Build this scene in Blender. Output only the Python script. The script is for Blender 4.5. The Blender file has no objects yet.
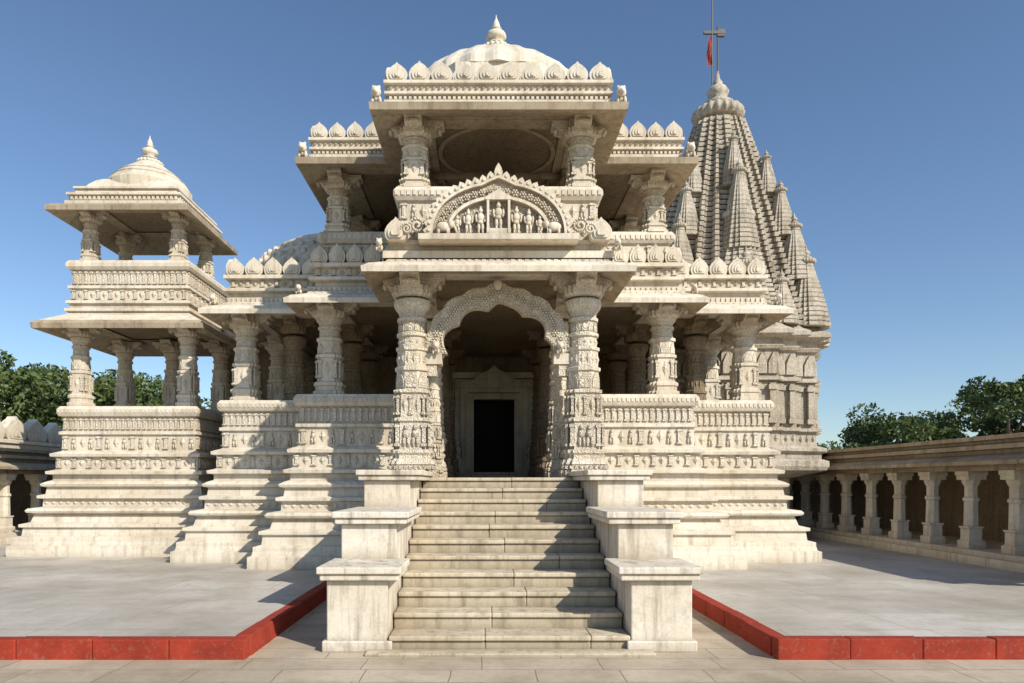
import bpy, bmesh, math, random
from mathutils import Vector
random.seed(7)
A=0.22
scene=bpy.context.scene
scene.view_settings.view_transform='Standard'
scene.view_settings.look='None'
scene.view_settings.exposure=0

# ------------------------------------------------------------------ materials
def nn(nt,t,**kw):
    n=nt.nodes.new(t)
    for k,v in kw.items(): setattr(n,k,v)
    return n
def mathn(nt,op,a,b=None,clamp=False):
    n=nt.nodes.new('ShaderNodeMath'); n.operation=op; n.use_clamp=clamp
    for i,v in enumerate((a,b)):
        if v is None: continue
        if isinstance(v,(int,float)): n.inputs[i].default_value=v
        else: nt.links.new(v,n.inputs[i])
    return n.outputs[0]
def mixc(nt,fac,a,b,bt='MIX'):
    n=nt.nodes.new('ShaderNodeMix'); n.data_type='RGBA'; n.blend_type=bt
    for idx,v in ((0,fac),(6,a),(7,b)):
        if isinstance(v,(int,float)): n.inputs[idx].default_value=v
        elif isinstance(v,tuple): n.inputs[idx].default_value=(v[0],v[1],v[2],1)
        else: nt.links.new(v,n.inputs[idx])
    return n.outputs[2]
def ramp(nt,v,p0,p1,c0=0.0,c1=1.0):
    n=nt.nodes.new('ShaderNodeMapRange'); n.clamp=True
    nt.links.new(v,n.inputs[0])
    n.inputs[1].default_value=p0; n.inputs[2].default_value=p1
    n.inputs[3].default_value=c0; n.inputs[4].default_value=c1
    return n.outputs[0]
def noise(nt,vec,scale,detail=4,rough=.6,dist=0):
    n=nt.nodes.new('ShaderNodeTexNoise')
    n.inputs['Scale'].default_value=scale; n.inputs['Detail'].default_value=detail
    n.inputs['Roughness'].default_value=rough; n.inputs['Distortion'].default_value=dist
    nt.links.new(vec,n.inputs['Vector']); return n
def mapping(nt,vec,sc):
    n=nt.nodes.new('ShaderNodeMapping'); n.inputs['Scale'].default_value=sc
    nt.links.new(vec,n.inputs['Vector']); return n.outputs[0]

def stone(name,base,warm,dirt_dark,carve=0.0,cscale=10.0,streak=.5,grime_shade=.6,cre_amt=.3,ao=True,blocks=True,bumpd=None):
    m=bpy.data.materials.new(name); m.use_nodes=True; nt=m.node_tree
    b=nt.nodes['Principled BSDF']; b.inputs['Roughness'].default_value=.84
    b.inputs['Specular IOR Level'].default_value=.25
    co=nn(nt,'ShaderNodeTexCoord').outputs['Object']
    n1=noise(nt,co,.9,4,.65); c=mixc(nt,ramp(nt,n1.outputs[0],.42,.62),base,warm)
    if blocks:
        # tone changes from block to block, with thin joints
        sx=nn(nt,'ShaderNodeSeparateXYZ'); nt.links.new(co,sx.inputs[0])
        row=mathn(nt,'FLOOR',mathn(nt,'MULTIPLY',sx.outputs[2],2.9))
        xy=mathn(nt,'ADD',sx.outputs[0],mathn(nt,'MULTIPLY',sx.outputs[1],.83))
        colv=mathn(nt,'ADD',mathn(nt,'MULTIPLY',xy,.95),mathn(nt,'MULTIPLY',row,.37))
        cb=nn(nt,'ShaderNodeCombineXYZ'); nt.links.new(mathn(nt,'FLOOR',colv),cb.inputs[0]); nt.links.new(row,cb.inputs[1])
        wn=nn(nt,'ShaderNodeTexWhiteNoise'); nt.links.new(cb.outputs[0],wn.inputs['Vector'])
        c=mixc(nt,ramp(nt,wn.outputs['Value'],.4,1,0,.2),c,dirt_dark)
        j=ramp(nt,mathn(nt,'FRACT',colv),0,.011,1,0)
        c=mixc(nt,mathn(nt,'MULTIPLY',j,.5),c,dirt_dark)
    n2=noise(nt,co,4.5,5,.7); c=mixc(nt,ramp(nt,n2.outputs[0],.52,.78,0,.5*grime_shade),c,dirt_dark)
    ns=noise(nt,mapping(nt,co,(5,5,.4)),1.6,4,.65)
    c=mixc(nt,ramp(nt,ns.outputs[0],.5,.72,0,streak),c,dirt_dark)
    n3=noise(nt,co,34,2,.7); c=mixc(nt,ramp(nt,n3.outputs[0],.42,.7,0,.18),c,dirt_dark)
    h=mathn(nt,'MULTIPLY',n3.outputs[0],.25)
    h=mathn(nt,'ADD',h,mathn(nt,'MULTIPLY',n2.outputs[0],.5))
    if carve>0:
        dn=noise(nt,co,cscale*.5,1,.5)
        vm=nn(nt,'ShaderNodeVectorMath',operation='MULTIPLY_ADD')
        nt.links.new(dn.outputs['Color'],vm.inputs[0]); vm.inputs[1].default_value=(.05,.05,.05)
        nt.links.new(co,vm.inputs[2])
        v=nn(nt,'ShaderNodeTexVoronoi'); v.feature='F1'; v.inputs['Scale'].default_value=cscale
        nt.links.new(vm.outputs[0],v.inputs['Vector'])
        s=mathn(nt,'SINE',mathn(nt,'MULTIPLY',v.outputs['Distance'],16.0))
        cv=mathn(nt,'ADD',mathn(nt,'MULTIPLY',s,.5),.5)
        h=mathn(nt,'ADD',h,mathn(nt,'MULTIPLY',cv,carve))
        cre=ramp(nt,cv,.05,.55,1,0)
        c=mixc(nt,mathn(nt,'MULTIPLY',cre,cre_amt),c,dirt_dark)  # carving hollows darkened: dirt plus shade put into the colour for depth
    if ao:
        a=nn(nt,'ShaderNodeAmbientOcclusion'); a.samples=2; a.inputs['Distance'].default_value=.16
        c=mixc(nt,ramp(nt,a.outputs['AO'],.2,.8,.65*grime_shade+.18,0),c,dirt_dark)  # occlusion darkens recesses: grime together with painted-in shade
    nt.links.new(c,b.inputs['Base Color'])
    bp=nn(nt,'ShaderNodeBump'); bp.inputs['Strength'].default_value=.8 if carve>0 else .45
    bp.inputs['Distance'].default_value=bumpd or (.012 if carve>0 else .01)
    nt.links.new(h,bp.inputs['Height']); nt.links.new(bp.outputs[0],b.inputs['Normal'])
    return m
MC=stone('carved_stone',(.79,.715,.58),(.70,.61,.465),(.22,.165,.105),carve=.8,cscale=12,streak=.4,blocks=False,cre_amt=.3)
MP=stone('dressed_stone',(.80,.725,.59),(.71,.62,.475),(.25,.19,.125),streak=.5,grime_shade=.75)
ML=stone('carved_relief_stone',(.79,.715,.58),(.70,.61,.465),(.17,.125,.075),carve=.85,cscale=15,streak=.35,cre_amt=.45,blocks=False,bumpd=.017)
ME=stone('eave_stone',(.48,.395,.275),(.38,.295,.195),(.10,.075,.05),streak=.6,grime_shade=1)
MI=stone('interior_stone_shaded',(.31,.24,.155),(.25,.19,.12),(.10,.07,.045),carve=.5,cscale=7,ao=False)  # darker copy of the stone; interior shade is put into its colour
MS=stone('step_stone',(.66,.57,.42),(.54,.45,.315),(.17,.13,.08),streak=.65,grime_shade=1.2,blocks=False)
MW=stone('plaster_stone',(.79,.72,.60),(.69,.605,.475),(.21,.165,.11),streak=.8,grime_shade=.95,blocks=False)
MT=stone('tower_stone',(.63,.56,.45),(.52,.45,.345),(.17,.135,.09),carve=.4,cscale=7,streak=.75,cre_amt=.2,grime_shade=.95)
def simple(name,col,rough=.8,var=.3,bump=.2,scale=8):
    m=bpy.data.materials.new(name); m.use_nodes=True; nt=m.node_tree
    b=nt.nodes['Principled BSDF']; b.inputs['Roughness'].default_value=rough
    co=nn(nt,'ShaderNodeTexCoord').outputs['Object']
    n=noise(nt,co,scale,8,.7)
    c=mixc(nt,ramp(nt,n.outputs[0],.35,.7),col,tuple(x*(1-var) for x in col))
    nt.links.new(c,b.inputs['Base Color'])
    bp=nn(nt,'ShaderNodeBump'); bp.inputs['Strength'].default_value=bump; bp.inputs['Distance'].default_value=.01
    nt.links.new(n.outputs[0],bp.inputs['Height']); nt.links.new(bp.outputs[0],b.inputs['Normal'])
    return m
MD=simple('doorway_painted_dark',(.012,.011,.01))  # near-black colour paints the darkness inside the doorway
MATS=[MC,MP,ME,MI,MS,MW,MT,MD,ML]
C,P_,E_,I_,S_,W_,T_,D_,L_=range(9)

def red_mat():
    m=bpy.data.materials.new('red_paint'); m.use_nodes=True; nt=m.node_tree
    b=nt.nodes['Principled BSDF']; b.inputs['Roughness'].default_value=.85
    b.inputs['Specular IOR Level'].default_value=.2
    co=nn(nt,'ShaderNodeTexCoord').outputs['Object']
    n=noise(nt,co,2.5,8,.7); n2=noise(nt,co,22,8,.75)
    c=mixc(nt,ramp(nt,n.outputs[0],.35,.65),(.38,.048,.024),(.24,.032,.018))
    c=mixc(nt,ramp(nt,n2.outputs[0],.54,.68,0,.7),c,(.27,.15,.10))
    nt.links.new(c,b.inputs['Base Color'])
    bp=nn(nt,'ShaderNodeBump'); bp.inputs['Strength'].default_value=.4; bp.inputs['Distance'].default_value=.01
    nt.links.new(n2.outputs[0],bp.inputs['Height']); nt.links.new(bp.outputs[0],b.inputs['Normal'])
    return m
def paving(name,c1,c2,mort,dirt_dark,w,h,stain=.5,off=.5,wob=.03):
    m=bpy.data.materials.new(name); m.use_nodes=True; nt=m.node_tree
    b=nt.nodes['Principled BSDF']; b.inputs['Roughness'].default_value=.7
    co=nn(nt,'ShaderNodeTexCoord').outputs['Object']
    wn=noise(nt,co,1.5,3,.6)
    vm=nn(nt,'ShaderNodeVectorMath',operation='MULTIPLY_ADD')
    nt.links.new(wn.outputs['Color'],vm.inputs[0]); vm.inputs[1].default_value=(wob,wob,0); nt.links.new(co,vm.inputs[2])
    br=nn(nt,'ShaderNodeTexBrick'); nt.links.new(vm.outputs[0],br.inputs['Vector'])
    br.offset=off; br.offset_frequency=3; br.squash=1.45; br.squash_frequency=2
    br.inputs['Scale'].default_value=1; br.inputs['Brick Width'].default_value=w
    br.inputs['Row Height'].default_value=h; br.inputs['Mortar Size'].default_value=.006
    br.inputs['Mortar Smooth'].default_value=.3
    br.inputs['Color1'].default_value=(*c1,1); br.inputs['Color2'].default_value=(*c2,1); br.inputs['Mortar'].default_value=(*mort,1)
    n=noise(nt,co,.5,8,.65); c=mixc(nt,ramp(nt,n.outputs[0],.4,.68,0,stain),br.outputs['Color'],dirt_dark)
    n4=noise(nt,co,2.2,8,.7); c=mixc(nt,ramp(nt,n4.outputs[0],.48,.68,0,.45),c,dirt_dark)
    n2=noise(nt,co,14,8,.75); c=mixc(nt,ramp(nt,n2.outputs[0],.5,.75,0,.45),c,dirt_dark)
    nt.links.new(c,b.inputs['Base Color'])
    hh=mathn(nt,'SUBTRACT',mathn(nt,'MULTIPLY',n2.outputs[0],.35),br.outputs['Fac'])
    bp=nn(nt,'ShaderNodeBump'); bp.inputs['Strength'].default_value=.45; bp.inputs['Distance'].default_value=.007
    nt.links.new(hh,bp.inputs['Height']); nt.links.new(bp.outputs[0],b.inputs['Normal'])
    return m

# ------------------------------------------------------------------ builder
class MB:
    def __init__(s): s.v=[];s.f=[];s.m=[];s.s=[]
    def add(s,vs,fs,mi=0,sm=False):
        o=len(s.v); s.v+=vs
        for f in fs: s.f.append([i+o for i in f]); s.m.append(mi); s.s.append(sm)
    def done(s,name,parent=None,mats=None,bevel=0,normals=True):
        me=bpy.data.meshes.new(name); me.from_pydata(s.v,[],s.f)
        for mt in (mats or MATS): me.materials.append(mt)
        me.polygons.foreach_set('material_index',s.m); me.polygons.foreach_set('use_smooth',s.s)
        if normals:
            bm=bmesh.new(); bm.from_mesh(me); bmesh.ops.recalc_face_normals(bm,faces=bm.faces); bm.to_mesh(me); bm.free()
        me.update()
        ob=bpy.data.objects.new(name,me); scene.collection.objects.link(ob)
        if parent: ob.parent=parent
        if bevel:
            md=ob.modifiers.new('bevel','BEVEL'); md.width=bevel; md.segments=2; md.limit_method='ANGLE'
        return ob
def empty(name):
    e=bpy.data.objects.new(name,None); scene.collection.objects.link(e); return e
BF=[(0,3,2,1),(4,5,6,7),(0,1,5,4),(1,2,6,5),(2,3,7,6),(3,0,4,7)]
def box(m,x0,x1,y0,y1,z0,z1,mi=0):
    m.add([(x0,y0,z0),(x1,y0,z0),(x1,y1,z0),(x0,y1,z0),(x0,y0,z1),(x1,y0,z1),(x1,y1,z1),(x0,y1,z1)],BF,mi)
def obox(m,o,t,n,c0,c1,d0,d1,z0,z1,mi=0):
    def p(c,d,z): return (o[0]+t[0]*c+n[0]*d,o[1]+t[1]*c+n[1]*d,z)
    m.add([p(c0,d1,z0),p(c1,d1,z0),p(c1,d0,z0),p(c0,d0,z0),p(c0,d1,z1),p(c1,d1,z1),p(c1,d0,z1),p(c0,d0,z1)],BF,mi)
def prism(m,pts,o,u,v,w,th,mi=0,sm=False):
    n=len(pts); vs=[]
    for k in (0,th):
        for a,b in pts: vs.append(tuple(o[i]+u[i]*a+v[i]*b+w[i]*k for i in range(3)))
    fs=[list(range(n))[::-1],list(range(n,2*n))]
    for i in range(n): j=(i+1)%n; fs.append([i,j,j+n,i+n])
    m.add(vs,fs,mi,sm)
def offp(path,off,closed=True):
    n=len(path); out=[]
    for i in range(n):
        p=path[i]
        def nr(a,b):
            dx,dy=b[0]-a[0],b[1]-a[1]; l=math.hypot(dx,dy); return (dy/l,-dx/l)
        if closed or 0<i<n-1:
            n1=nr(path[i-1],p); n2=nr(p,path[(i+1)%n])
        elif i==0: n1=n2=nr(p,path[1])
        else: n1=n2=nr(path[i-1],p)
        k=off/(1+n1[0]*n2[0]+n1[1]*n2[1]); out.append((p[0]+(n1[0]+n2[0])*k,p[1]+(n1[1]+n2[1])*k))
    return out
def sweep(m,path,prof,mi=0,closed=True,caps=True):
    n=len(path); vs=[]
    for off,z in prof: vs+=[(x,y,z) for x,y in offp(path,off,closed)]
    k=len(prof); fs=[]
    for j in range(k-1):
        for i in range(n if closed else n-1):
            a=(i+1)%n; fs.append([j*n+i,j*n+a,(j+1)*n+a,(j+1)*n+i])
    if not closed and caps:
        fs.append([j*n for j in range(k)]); fs.append([j*n+n-1 for j in range(k)][::-1])
    m.add(vs,fs,mi)
def cap(m,path,z,mi=0,off=0):
    m.add([(x,y,z) for x,y in offp(path,off)],[list(range(len(path)))],mi)
def stepped(steps,yb,a=A):
    r=[]; l=[]
    for i,(h,y) in enumerate(steps):
        r.append((a+h,y)); l.append((a-h,y))
        ny=steps[i+1][1] if i+1<len(steps) else yb
        r.append((a+h,ny)); l.append((a-h,ny))
    return r+l[::-1]
def rect(x0,x1,y0,y1): return [(x0,y0),(x1,y0),(x1,y1),(x0,y1)]
def edges(path,off=0,closed=True):
    q=offp(path,off,closed); n=len(q)
    for i in range(n if closed else n-1):
        a=q[i]; b=q[(i+1)%n]; dx,dy=b[0]-a[0],b[1]-a[1]; L=math.hypot(dx,dy)
        if L<.05: continue
        t=(dx/L,dy/L); nn_=(t[1],-t[0])
        if nn_[1]>.5: continue
        yield a,t,nn_,L
def ell(m,cx,cy,cz,rx,ry,rz,mi=0,n=8,k=6):
    vs=[(cx,cy,cz-rz)]
    for j in range(1,k):
        ph=math.pi*j/k
        for i in range(n):
            a=2*math.pi*i/n; vs.append((cx+rx*math.sin(ph)*math.cos(a),cy+ry*math.sin(ph)*math.sin(a),cz-rz*math.cos(ph)))
    vs.append((cx,cy,cz+rz)); fs=[]
    for i in range(n): fs.append([0,1+(i+1)%n,1+i])
    for j in range(k-2):
        for i in range(n):
            a=1+j*n; b=(i+1)%n; fs.append([a+i,a+b,a+n+b,a+n+i])
    t=len(vs)-1; a=1+(k-2)*n
    for i in range(n): fs.append([a+i,a+(i+1)%n,t])
    m.add(vs,fs,mi,True)
def shape_sweep(m,cx,cy,shape,prof,mi=0,sm=False,capt=True):
    n=len(shape); vs=[]
    for s,z in prof: vs+=[(cx+x*s,cy+y*s,z) for x,y in shape]
    fs=[]
    for j in range(len(prof)-1):
        for i in range(n):
            a=(i+1)%n; fs.append([j*n+i,j*n+a,(j+1)*n+a,(j+1)*n+i])
    if capt:
        fs.append(list(range(n))[::-1]); fs.append([(len(prof)-1)*n+i for i in range(n)])
    m.add(vs,fs,mi,sm)
def ngon(n,rot=0,k=1): return [(k*math.cos(rot+2*math.pi*i/n),k*math.sin(rot+2*math.pi*i/n)) for i in range(n)]
CIRC=ngon(20); OCT=ngon(8,math.pi/8,1/math.cos(math.pi/8))
def quad(pts):
    out=[]
    for k in range(4):
        c,s=[(1,0),(0,1),(-1,0),(0,-1)][k]
        out+=[(x*c-y*s,x*s+y*c) for x,y in pts]
    return out
SQ=quad([(1,-.62),(1,.62),(.84,.62),(.84,.84),(.62,.84)])
SQ2=quad([(1,-1)])
STAR=quad([(1,-.3),(1,.3),(.9,.3),(.9,.52),(.78,.52),(.78,.78),(.52,.78),(.52,.9),(.3,.9)])
RIBST=quad([(1,-.1),(1,.1),(.92,.11),(.92,.29),(.97,.3),(.97,.36),(.84,.37),(.84,.5),(.9,.51),(.9,.57),(.78,.58),(.78,.78),(.58,.78),(.57,.9),(.51,.9),(.5,.84),(.37,.84),(.36,.97),(.3,.97),(.29,.92),(.11,.92)])
RIB=[((1+.07*math.cos(20*2*math.pi*i/80))*math.cos(2*math.pi*i/80),(1+.07*math.cos(20*2*math.pi*i/80))*math.sin(2*math.pi*i/80)) for i in range(80)]

def frieze(m,path,off,z0,z1,unit,kind,mi=C,closed=True,dep=.03):
    for o,t,n,L in edges(path,off,closed):
        k=max(1,round(L/unit)); u=L/k
        for i in range(k):
            c=(i+.5)*u; H=z1-z0
            kd=kind
            if kind=='alt': kd='pil' if i%2==0 else 'dia'
            if kind=='figs': kd='fig' if i%3 else 'pil'
            if kind=='mix': kd=('pil','fig','dia','fig')[i%4]
            def p(a,d,z): return (o[0]+t[0]*a+n[0]*d,o[1]+t[1]*a+n[1]*d,z)
            if kd=='pil':
                obox(m,o,t,n,c-.2*u,c+.2*u,-.01,dep,z0,z1,mi)
                obox(m,o,t,n,c-.32*u,c+.32*u,-.01,dep*1.35,z1-.16*H,z1-.04*H,mi)
                obox(m,o,t,n,c-.32*u,c+.32*u,-.01,dep*1.35,z0+.02*H,z0+.14*H,mi)
            elif kd=='dia':
                zc=(z0+z1)/2
                m.add([p(c-.42*u,0,zc),p(c,0,z0+.05*H),p(c+.42*u,0,zc),p(c,0,z1-.05*H),p(c,dep*1.6,zc)],[(0,1,4),(1,2,4),(2,3,4),(3,0,4)],mi)
            elif kd=='den':
                obox(m,o,t,n,c-.28*u,c+.28*u,-.01,dep,z0,z1,mi)
            elif kd=='leaf':
                pts=[(-.45*u,0),(.45*u,0),(.42*u,.5*H),(.2*u,.8*H),(0,H),(-.2*u,.8*H),(-.42*u,.5*H)]
                prism(m,pts,(o[0]+t[0]*c,o[1]+t[1]*c,z0),(t[0],t[1],0),(0,0,1),(n[0],n[1],0),dep,mi)
            elif kd=='fig':
                j=random.uniform(-.08,.08)*u
                q=p(c+j,dep*.4,z0)
                ell(m,q[0],q[1],z0+.84*H,.11*H,.11*H,.12*H,mi,6,4)
                ell(m,q[0],q[1],z0+.56*H,.17*H,.12*H,.2*H,mi,6,4)
                ell(m,q[0]-t[0]*.08*H,q[1]-t[1]*.08*H,z0+.22*H,.09*H,.1*H,.24*H,mi,6,4)
                ell(m,q[0]+t[0]*.1*H,q[1]+t[1]*.1*H,z0+.22*H,.09*H,.1*H,.24*H,mi,6,4)
MER=[(-.36,0),(.36,0),(.44,.12),(.475,.28),(.46,.45),(.37,.64),(.2,.83),(.08,.92),(0,1.04),(-.08,.92),(-.2,.83),(-.37,.64),(-.46,.45),(-.475,.28),(-.44,.12)]
def merlons(m,path,off,z,unit,h,mi=P_,closed=True,th=.14):
    for o,t,n,L in edges(path,off,closed):
        k=max(1,round(L/unit)); u=L/k
        for i in range(k):
            c=(i+.5)*u; hh=h*random.uniform(.94,1.03)
            b=(o[0]+t[0]*c-n[0]*th,o[1]+t[1]*c-n[1]*th,z)
            T=(t[0],t[1],0); N=(n[0],n[1],0)
            prism(m,[(a*u,v*hh) for a,v in MER],b,T,(0,0,1),N,th,mi)
            prism(m,[(a*u*.7,v*hh*.74+.08*hh) for a,v in MER],b,T,(0,0,1),N,th+.018,P_)
            prism(m,[(a*u*.4,v*hh*.46+.16*hh) for a,v in MER],b,T,(0,0,1),N,th+.034,P_)
            prism(m,[(a*u*.12,v*hh*.26+.2*hh) for a,v in MER],b,T,(0,0,1),N,th+.05,P_)
def brackets(m,x,y,zt,w,ln,hb,mi=P_,width=None):
    bw=(width or w*.75)
    pts=[(0,-hb),(w*.9,-hb),(w*1.15,-hb*.86),(w*1.3,-hb*.62),(ln*.72,-hb*.55),(ln*.86,-hb*.42),(ln*.88,-hb*.28),(ln,-hb*.22),(ln,0),(0,0)]
    for d in ((1,0),(-1,0),(0,1),(0,-1)):
        s=(-d[1],d[0])
        prism(m,pts,(x-s[0]*bw,y-s[1]*bw,zt),(d[0],d[1],0),(0,0,1),(s[0],s[1],0),2*bw,mi)
        ell(m,x+d[0]*ln*.84,y+d[1]*ln*.84,zt-hb*.48,.045+abs(s[0])*bw*.6,.045+abs(s[1])*bw*.6,.05,mi,8,5)
def column(m,x,y,z0,z1,w,mi=C,tall=False,hb=.3,ln=None):
    H=z1-z0; ln=ln or w*2.0
    Z=lambda f: z0+f*H
    pm=C if mi in (C,L_) else mi
    bm_=P_ if mi in (C,L_) else mi
    if not tall:
        shape_sweep(m,x,y,SQ,[(w*s,Z(f)) for s,f in [(1.2,0),(1.2,.05),(1.02,.06),(1.02,.1),(1.12,.11),(1.12,.14),(.9,.16),(.88,.40),(1.0,.41),(1.0,.44)]],bm_)
        shape_sweep(m,x,y,OCT,[(w*s,Z(f)) for s,f in [(.9,.44),(.85,.58),(.97,.59),(.97,.62),(.84,.63)]],bm_)
        shape_sweep(m,x,y,CIRC,[(w*s,Z(f)) for s,f in [(.84,.63),(.8,.71),(.94,.72),(.94,.74),(.82,.75),(.86,.78),(1.06,.81),(1.1,.84),(.96,.86)]],pm)
        frieze(m,rect(x-w*.89,x+w*.89,y-w*.89,y+w*.89),0,Z(.19),Z(.38),w*.62,'alt',mi,dep=.02)
        frieze(m,ngonpath(x,y,w*.87/math.cos(math.pi/8)),0,Z(.455),Z(.56),w*.68,'leaf',mi,dep=.018)
    else:
        shape_sweep(m,x,y,SQ,[(w*s,Z(f)) for s,f in [(1.5,0),(1.5,.035),(1.38,.04),(1.38,.06),(1.45,.065),(1.3,.09),(1.18,.095),(1.18,.11),(1.3,.12),(1.3,.135),(1.12,.14),(1.1,.27),(1.22,.275),(1.22,.29),(1.02,.295),(1.0,.41),(1.12,.415),(1.12,.43)]],pm)
        shape_sweep(m,x,y,OCT,[(w*s,Z(f)) for s,f in [(.98,.43),(.94,.52),(1.06,.525),(1.06,.54),(.92,.545),(.9,.62),(1.0,.625),(1.0,.64)]],pm)
        shape_sweep(m,x,y,CIRC,[(w*s,Z(f)) for s,f in [(.9,.64),(.87,.69),(1.0,.695),(1.0,.71),(.87,.715),(.85,.765),(.97,.77),(.97,.785),(.83,.79),(.87,.81),(1.1,.835),(1.18,.85),(1.18,.87),(1,.88)]],pm)
        b=lambda s: rect(x-w*s,x+w*s,y-w*s,y+w*s)
        frieze(m,b(1.11),0,Z(.15),Z(.262),w*.5,'figs',mi,dep=.025)
        frieze(m,b(1.01),0,Z(.305),Z(.40),w*.42,'alt',mi,dep=.022)
        frieze(m,b(1.38),0,Z(.042),Z(.058),w*.3,'den',mi,dep=.02)
        frieze(m,ngonpath(x,y,w*.96/math.cos(math.pi/8)),0,Z(.44),Z(.515),w*.78,'leaf',mi,dep=.018)
        frieze(m,ngonpath(x,y,w*.91/math.cos(math.pi/8)),0,Z(.55),Z(.615),w*.38,'dia',mi,dep=.018)
        frieze(m,[(x+w*.87*a,y+w*.87*b_) for a,b_ in ngon(14)],0,Z(.718),Z(.765),w*.38,'leaf',mi,dep=.014)
        frieze(m,[(x+w*.88*a,y+w*.88*b_) for a,b_ in ngon(14)],0,Z(.648),Z(.685),w*.38,'dia',mi,dep=.014)
    shape_sweep(m,x,y,SQ,[(w*1.0,z1-hb-.02),(w*1.24,z1-hb+.02),(w*1.26,z1-hb*.6),(w*1.1,z1-hb*.55),(w*1.1,z1)],pm)
    brackets(m,x,y,z1-.004,w,ln,hb,pm,w*.62)
def ngonpath(x,y,r): return [(x+r*math.cos(math.pi/8+math.pi/4*i),y+r*math.sin(math.pi/8+math.pi/4*i)) for i in range(8)]
def finial(m,x,y,z,s,mi=P_):
    shape_sweep(m,x,y,RIB,[(s*a,z+s*b) for a,b in [(.7,0),(1.0,.12),(1.08,.25),(1.0,.4),(.7,.5)]],mi,True)
    shape_sweep(m,x,y,CIRC,[(s*a,z+s*b) for a,b in [(.42,.48),(.36,.6),(.6,.68),(.62,.76),(.36,.84),(.3,.9),(.58,1.05),(.7,1.25),(.62,1.45),(.34,1.6),(.22,1.68),(.36,1.74),(.36,1.8),(.2,1.86),(.26,2.0),(.2,2.2),(.06,2.5),(.02,2.75)]],mi,True)
def dome(m,x,y,z0,r,h,rings=9,mi=C,top=.16,n=40):
    sh=ngon(n); pr=[]
    for j in range(rings+1):
        t=j/rings; a=t*math.pi/2
        rr=r*(math.cos(a)**.85*(1-top)+top); zz=z0+h*math.sin(a)**.95
        pr.append((rr*1.0,zz)); 
        if j<rings: pr.append((rr*.985,zz+h*.035))
    shape_sweep(m,x,y,sh,pr,mi,False)
def lion(m,x,y,z,s,d=1,mi=P_):
    ell(m,x,y,z+.16*s,.14*s,.24*s,.14*s,mi); ell(m,x,y-.2*s,z+.32*s,.14*s,.13*s,.16*s,mi)
    ell(m,x,y-.34*s,z+.28*s,.07*s,.09*s,.07*s,mi); ell(m,x-.08*s,y-.18*s,z+.46*s,.04*s,.03*s,.06*s,mi,6,4); ell(m,x+.08*s,y-.18*s,z+.46*s,.04*s,.03*s,.06*s,mi,6,4)
    for k in (-1,1): ell(m,x+k*.1*s,y-.2*s,z+.1*s,.05*s,.06*s,.12*s,mi,6,4)
    ell(m,x,y+.22*s,z+.32*s,.05*s,.06*s,.16*s,mi,6,4)

temple=empty('temple')
G=0.2
BASE=[(.82,G),(.82,.42),(.76,.44),(.74,.52),(.74,.60),(.62,.63),(.60,.80),(.66,.82),(.66,.88),(.5,.92),(.47,1.02),(.44,1.10),(.56,1.13),(.58,1.17),(.54,1.22),(.34,1.25),(.33,1.42),(.42,1.44),(.42,1.50),(.3,1.53),(.28,1.68),(.36,1.70),(.38,1.75),(.30,1.80),(.2,1.84),(.2,1.87)]
PAR=[(.2,1.865),(.2,1.95),(.30,1.97),(.31,2.03),(.2,2.06),(.16,2.08),(.16,2.34),(.24,2.36),(.25,2.42),(.16,2.46),(.1,2.48),(.07,2.50),(.07,2.84),(.12,2.86),(.12,2.92),(.06,2.94),(.05,3.24),(.12,3.27),(.15,3.33),(.15,3.42),(.1,3.49),(-.22,3.49),(-.22,1.868)]
def base_block(m,poly):
    sweep(m,poly,BASE,P_)
    cap(m,poly,1.872,I_,.19)
    frieze(m,poly,.335,1.27,1.40,.16,'dia',P_,dep=.02)
def parapet(m,path,closed=False):
    sweep(m,path,PAR,P_,closed)
    frieze(m,path,.16,2.11,2.32,.17,'alt',C,closed,.028)
    frieze(m,path,.07,2.53,2.82,.19,'mix',C,closed,.03)
    frieze(m,path,.055,2.97,3.22,.12,'pil',C,closed,.028)
    frieze(m,path,.15,3.345,3.41,.09,'den',P_,closed,.013)

m=MB()
P1=stepped([(3.75,13.6),(5.6,14.6)],23)
base_block(m,P1)
pp=stepped([(1.86,11.85)],13.3)
sweep(m,pp,[(o*.35-.1,z if z>G else 0) for o,z in BASE],P_); cap(m,pp,1.87,I_,-.04)
m.done('plinth',temple,bevel=.006)
m=MB()
R=[(A+1.95,13.6),(A+3.75,13.6),(A+3.75,14.6),(A+5.6,14.6),(A+5.6,23)]
Lp=[(2*A-x,y) for x,y in R][::-1]
parapet(m,R); parapet(m,Lp)
m.done('parapets',temple)

m=MB()
for s in (-1,1):
    column(m,A+s*1.475,12.12,1.87,5.35,.27,L_,True,.38,.56)
    column(m,A+s*3.32,14.0,3.49,5.35,.25,C,False,.3,.56)
    column(m,A+s*5.33,15.0,3.49,5.35,.25,C,False,.3,.56)
    column(m,A+s*5.33,17.4,3.49,5.35,.25,C,False,.3,.56)
    column(m,A+s*5.33,20,3.49,5.35,.25,C,False,.3,.56)
m.done('columns',temple)
m=MB()
for s in (-1,1):
    for x,y in ((1.3,14.0),(1.3,16.8),(3.3,16.2),(3.3,18.6),(1.3,19.2),(4.4,15.4)):
        column(m,A+s*x,y,1.87,5.4,.22,C if y<14.5 else I_,True,.36,.52)  # rear columns get the darkened stone, painting in the hall's shade
m.done('hall_columns',temple)

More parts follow.
